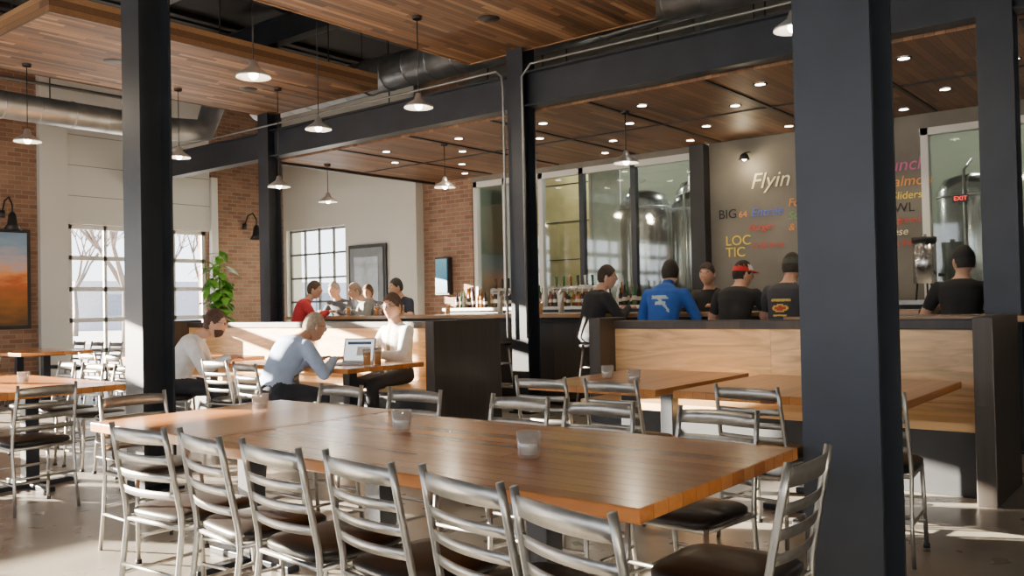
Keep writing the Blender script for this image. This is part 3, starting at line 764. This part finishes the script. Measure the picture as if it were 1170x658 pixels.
# ------------------------------------------------------------ tabletop things
def votive(x,y,z=.7605):
    b=MB(); b.lathe([(.001,.001),(.034,.001),(.040,.01),(.045,.095),(.042,.095),(.037,.014),(.001,.012)],VOT,20); b.cyl((0,0,.014),(0,0,.045),.030,CANDLE,16,.031)
    b.obj('votive_candle_glass',(x,y,z))
for x,y in [(2.5,1.94),(2.72,2.82),(2.85,4.05),(5.35,3.42),(5.1,3.05),(3.0,7.4),(5.6,2.0)]: votive(x,y)
def pint(x,y,z,fill=True,e=1.):
    b=MB(); b.lathe([(.001,0),(.03,0),(.042,.16),(.039,.16),(.028,.008),(.001,.008)],CUP,18)
    if fill: b.lathe([(.001,.01),(.027,.01),(.036,.125),(.001,.125)],AMBER,18); b.lathe([(.036,.126),(.037,.138),(.001,.14)],CANDLE,18)
    b.obj('beer_glass',(x,y,z))
for p in [(5.5,6.15),(5.7,6.22),(5.95,6.5),(5.45,7.1),(5.75,7.75)]: pint(*p,.7605)
for p in [(9.2,6.9),(9.2,6.2),(9.25,8.6),(9.2,10.7),(9.2,4.3),(9.2,9.5),(9.25,10.1)]: pint(*p,1.1705)
b=MB(); sv=pr('laptop_shell',(.6,.6,.62),.3,.5); b.box(-.12,.12,-.17,.17,0,.016,sv); b.box(-.09,.03,-.14,.14,.0165,.018,BLACK)
T=Matrix.Translation((.12,0,.016))@Matrix.Rotation(rad(15),4,'Y'); b.box(-.004,.006,-.17,.17,0,.235,sv,T); b.box(-.0055,-.004,-.155,.155,.012,.222,pr('laptop_screen',(.75,.8,.85),.3,emit=1.2),T)
b.box(-.0062,-.0055,-.13,.13,.17,.2,pr('screen_dark',(.1,.15,.3),.3),T); b.box(-.0062,-.0055,-.13,.02,.06,.15,PAPER,T)
b.obj('laptop',(5.62,6.50,.7605),rad(20))
b=MB(); b.box(-.1,.1,-.14,.14,0,.004,PAPER); b.box(-.08,.08,-.02,.1,.004,.006,BLACK); b.obj('notebook',(5.5,7.4,.7605),.4)

# plant
b=MB(); b.lathe([(.001,0),(.15,0),(.2,.4),(.21,.42),(.18,.42),(.17,.36),(.001,.36)],pr('planter_dark',(.05,.045,.04),.6),24)
for s_ in range(9):
    a=random.uniform(0,6.28); r=random.uniform(.05,.22); h=random.uniform(1.5,2.4)
    pts=[(0,0,.36),(r*.3*math.cos(a),r*.3*math.sin(a),h*.5),(r*math.cos(a),r*math.sin(a),h)]
    b.tube(pts,[.012,.01,.005],LEAF,6)
    for k in range(15):
        t=.35+.65*k/14; base=Vector(pts[1]).lerp(Vector(pts[2]),(t-.35)/.65) if t>.35 else Vector(pts[1])
        aa=random.uniform(0,6.28); up=random.uniform(-.5,.5); L=random.uniform(.16,.28); w=L*.3
        d=Vector((math.cos(aa),math.sin(aa),up)).normalized(); sd=d.cross(Vector((0,0,1))).normalized()
        q=[]
        for i,(u_,ww) in enumerate(((.1,.02),(.3,.8),(.55,1.),(.8,.6),(1.,.02))):
            c=base+d*(L*u_)+Vector((0,0,-.12*u_*u_)); q+= [c+sd*w*ww,c-Vector((0,0,.008)),c-sd*w*ww]
        b.add(q,[(3*i,3*i+1,3*i+4,3*i+3) for i in range(4)]+[(3*i+1,3*i+2,3*i+5,3*i+4) for i in range(4)],LEAF,True)
b.obj('potted_plant',(7.55,11.75,0))

PM=paintingmat('sunset_painting',[(0,(.10,.05,.02)),(.25,(.30,.12,.02)),(.42,(.55,.12,.03)),(.55,(.85,.35,.10)),(.68,(.55,.45,.50)),(.85,(.25,.38,.55)),(1,(.20,.30,.50))])
b=MB(); b.box(4.6,6.58,YN-.06,YN-.02,1.05,2.75,BLACK); fr=b.obj('framed_painting'); b=MB(); b.box(4.66,6.52,YN-.07,YN-.06,1.11,2.69,PM); o=b.obj('canvas'); o.parent=fr
b=MB(); b.box(11.98,12.08,11.1,11.45,1.5,2.2,BLACK); fr=b.obj('framed_painting'); b=MB(); b.box(11.96,11.98,11.13,11.42,1.53,2.17,paintingmat('blue_painting',[(0,(.05,.10,.2)),(.5,(.1,.35,.6)),(1,(.2,.5,.7))])); o=b.obj('canvas'); o.parent=fr
def gooseneck(x,y,z,dirv):
    b=MB(); dx,dy=dirv
    b.tube([(0,0,0),(dx*.12,dy*.12,.22),(dx*.3,dy*.3,.26),(dx*.42,dy*.42,.12),(dx*.42,dy*.42,0)],.014,BLACK,8); b.cyl((0,0,-.06),(0,0,.06),.05,BLACK,10)
    b.lathe([(.03,0),(.06,-.05),(.08,-.2),(.14,-.3),(.13,-.3),(.06,-.2)],BLACK,20,Matrix.Translation((dx*.42,dy*.42,0))); b.sphere((dx*.42,dy*.42,-.2),.05,CANDLE)
    b.obj('gooseneck_wall_lamp',(x,y,z))
gooseneck(10.9,YN-.01,3.05,(0,-1)); gooseneck(6.15,YN-.01,3.0,(0,-1)); gooseneck(4.3,YN-.01,3.0,(0,-1))
b=MB(); b.lathe([(.02,.1),(.05,.08),(.08,0),(.07,0)],BLACK,16); b.sphere((0,0,.02),.035,BULB); b.cyl((0,0,.1),(.2,0,.14),.01,BLACK,6); b.obj('sconce_lamp',(11.88,5.2,3.3))
light('sconce_light','POINT',(11.85,5.2,3.22),12,(1,.8,.5),shadow_soft_size=.04)

# menu lettering
mb_=empty('menu_board_lettering',(12.09,4.4,2.4))
def text(body,y,z,size,c,shear=0.,nm=None):
    cu=bpy.data.curves.new('lettering','FONT'); cu.body=body; cu.size=size; cu.shear=shear; cu.extrude=.001
    cu.materials.append(pr('chalk_%02d%02d%02d'%tuple(int(q*99) for q in c),c,.8))
    o=bpy.data.objects.new('lettering',cu); COL.objects.link(o); o.rotation_euler=(rad(90),0,rad(-90)); o.parent=mb_; o.location=(0,y-4.4,z-2.4)
CR=(.85,.78,.50);OR=(.80,.33,.08);RE=(.55,.08,.06);BL=(.10,.16,.60);DK=(.02,.02,.025);YE=(.80,.62,.08);GR=(.15,.40,.15);PK=(.65,.15,.35)
text('Flyin',5.22,2.90,.32,CR,.3); text('BIG',5.72,2.50,.19,DK); text('64',5.40,2.5,.13,OR); text('Entrée',5.22,2.5,.18,BL,.3); text('Forum',4.66,2.60,.16,OR,.2); text('Soup',4.66,2.42,.15,GR,.2)
text('burger',5.25,2.30,.14,RE,.2); text('& melt',4.66,2.26,.14,OR,.2); text('LOC',5.62,2.1,.2,YE); text('TIC',5.62,1.93,.2,YE); text('draft beer',5.2,2.04,.12,RE)
text('Punch',3.42,2.94,.24,PK,.2); text('& Salmon',3.5,2.74,.19,OR,.2); text('BIG Sliders',3.52,2.57,.14,YE,.1); text('BOWL',3.48,2.40,.17,DK); text('rice + greens',3.5,2.26,.11,RE); text('Cheese',3.5,2.1,.14,CR,.2)
text('market fish',3.5,1.96,.11,RE,.1); text('Tacos',4.2,2.55,.2,OR,.2); text('Salads',4.2,2.3,.18,GR,.2)
b=MB(); b.box(-.02,.02,-.09,.09,-.045,.045,BLACK); b.box(.02,.1,-.02,.02,-.02,.02,BLACK); ex=b.obj('exit_sign',(11.98,2.42,2.50))
cu=bpy.data.curves.new('exit_letters','FONT'); cu.body='EXIT'; cu.size=.075; cu.align_x='CENTER'; cu.align_y='CENTER'; cu.extrude=.002; cu.materials.append(pr('exit_red',(.9,.05,.03),.5,emit=2))
o=bpy.data.objects.new('exit_letters',cu); COL.objects.link(o); o.parent=ex; o.location=(-.024,0,0); o.rotation_euler=(rad(90),0,rad(-90))

# ------------------------------------------------------------ outdoors
b=MB(); b.box(-60,90,YN+.4,120,-.3,-.1,SNOW); b.box(-60,XW-.4,-60,YN+.4,-.3,-.1,SNOW); b.box(XE+5.2,90,-60,YN+.4,-.3,-.1,SNOW); b.obj('outdoor_ground')
b=MB(); b.box(-60,90,30,38,-.1,-.08,pr('asphalt',(.2,.2,.21),.9)); b.obj('outdoor_road')
b=MB(); b.box(30,60,65,70,-.1,3.6,pr('pale_facade',(.5,.47,.46),.9)); 
for x in range(32,60,4): b.box(x,x+1.6,64.9,65,1.,2.6,GREY)
b.obj('outdoor_building')
def tree(x,y,h):
    b=MB()
    def br(p,d,L,r,n):
        q=p+d*L; b.tube([p,p.lerp(q,.5)+Vector((random.uniform(-.04,.04)*L,0,0)),q],[r,r*.8,r*.6],BARK,6)
        if n==0: return
        for _ in range(3):
            nd=(d+Vector((random.uniform(-.7,.7),random.uniform(-.7,.7),random.uniform(-.1,.4)))).normalized(); br(q,nd,L*.7,r*.6,n-1)
    br(Vector((0,0,-.1)),Vector((0,0,1)),h*.3,.16,5); b.obj('bare_tree',(x,y,0))
tree(13.5,26,7); tree(19,28.5,8); tree(26,42,9); tree(19,44,9); tree(24,52,9); tree(34,60,10)
w=bpy.data.worlds.new('World'); S.world=w; w.use_nodes=True; nt=w.node_tree; bg=nt.nodes['Background']
tcw=N(nt,'ShaderNodeTexCoord'); spw=N(nt,'ShaderNodeSeparateXYZ'); nt.links.new(tcw.outputs['Generated'],spw.inputs[0]); rw=N(nt,'ShaderNodeValToRGB')
rw.color_ramp.elements[0].color=(.90,.93,.97,1); rw.color_ramp.elements[1].color=(.45,.62,.95,1); rw.color_ramp.elements[1].position=.7
nt.links.new(spw.outputs[2],rw.inputs[0]); nt.links.new(rw.outputs[0],bg.inputs[0]); bg.inputs[1].default_value=5.2
sd=Vector((.42,-.9,-.195)); sn=light('sun','SUN',(0,30,8),120,(1,.86,.66),angle=rad(.3)); sn.rotation_euler=sd.to_track_quat('-Z','Y').to_euler()
for (x,y) in ((14.6,9.6),(14.6,6.8),(14.6,2.6)):
    o=empty('brewery_ceiling_light',(x,y,4.6)); b=MB(); b.lathe([(.03,.25),(.1,.22),(.22,0),(.2,0)],LAMPSH,20); b.sphere((0,0,.06),.07,BULB); b.cyl((0,0,.2),(0,0,1.4),.01,BLACK,6); b.obj('shade',(0,0,0),0,o)
    l=light('lamp_light','POINT',(0,0,-.1),150,(1,1,.88),shadow_soft_size=.12); l.parent=o
S.view_settings.view_transform='AgX'
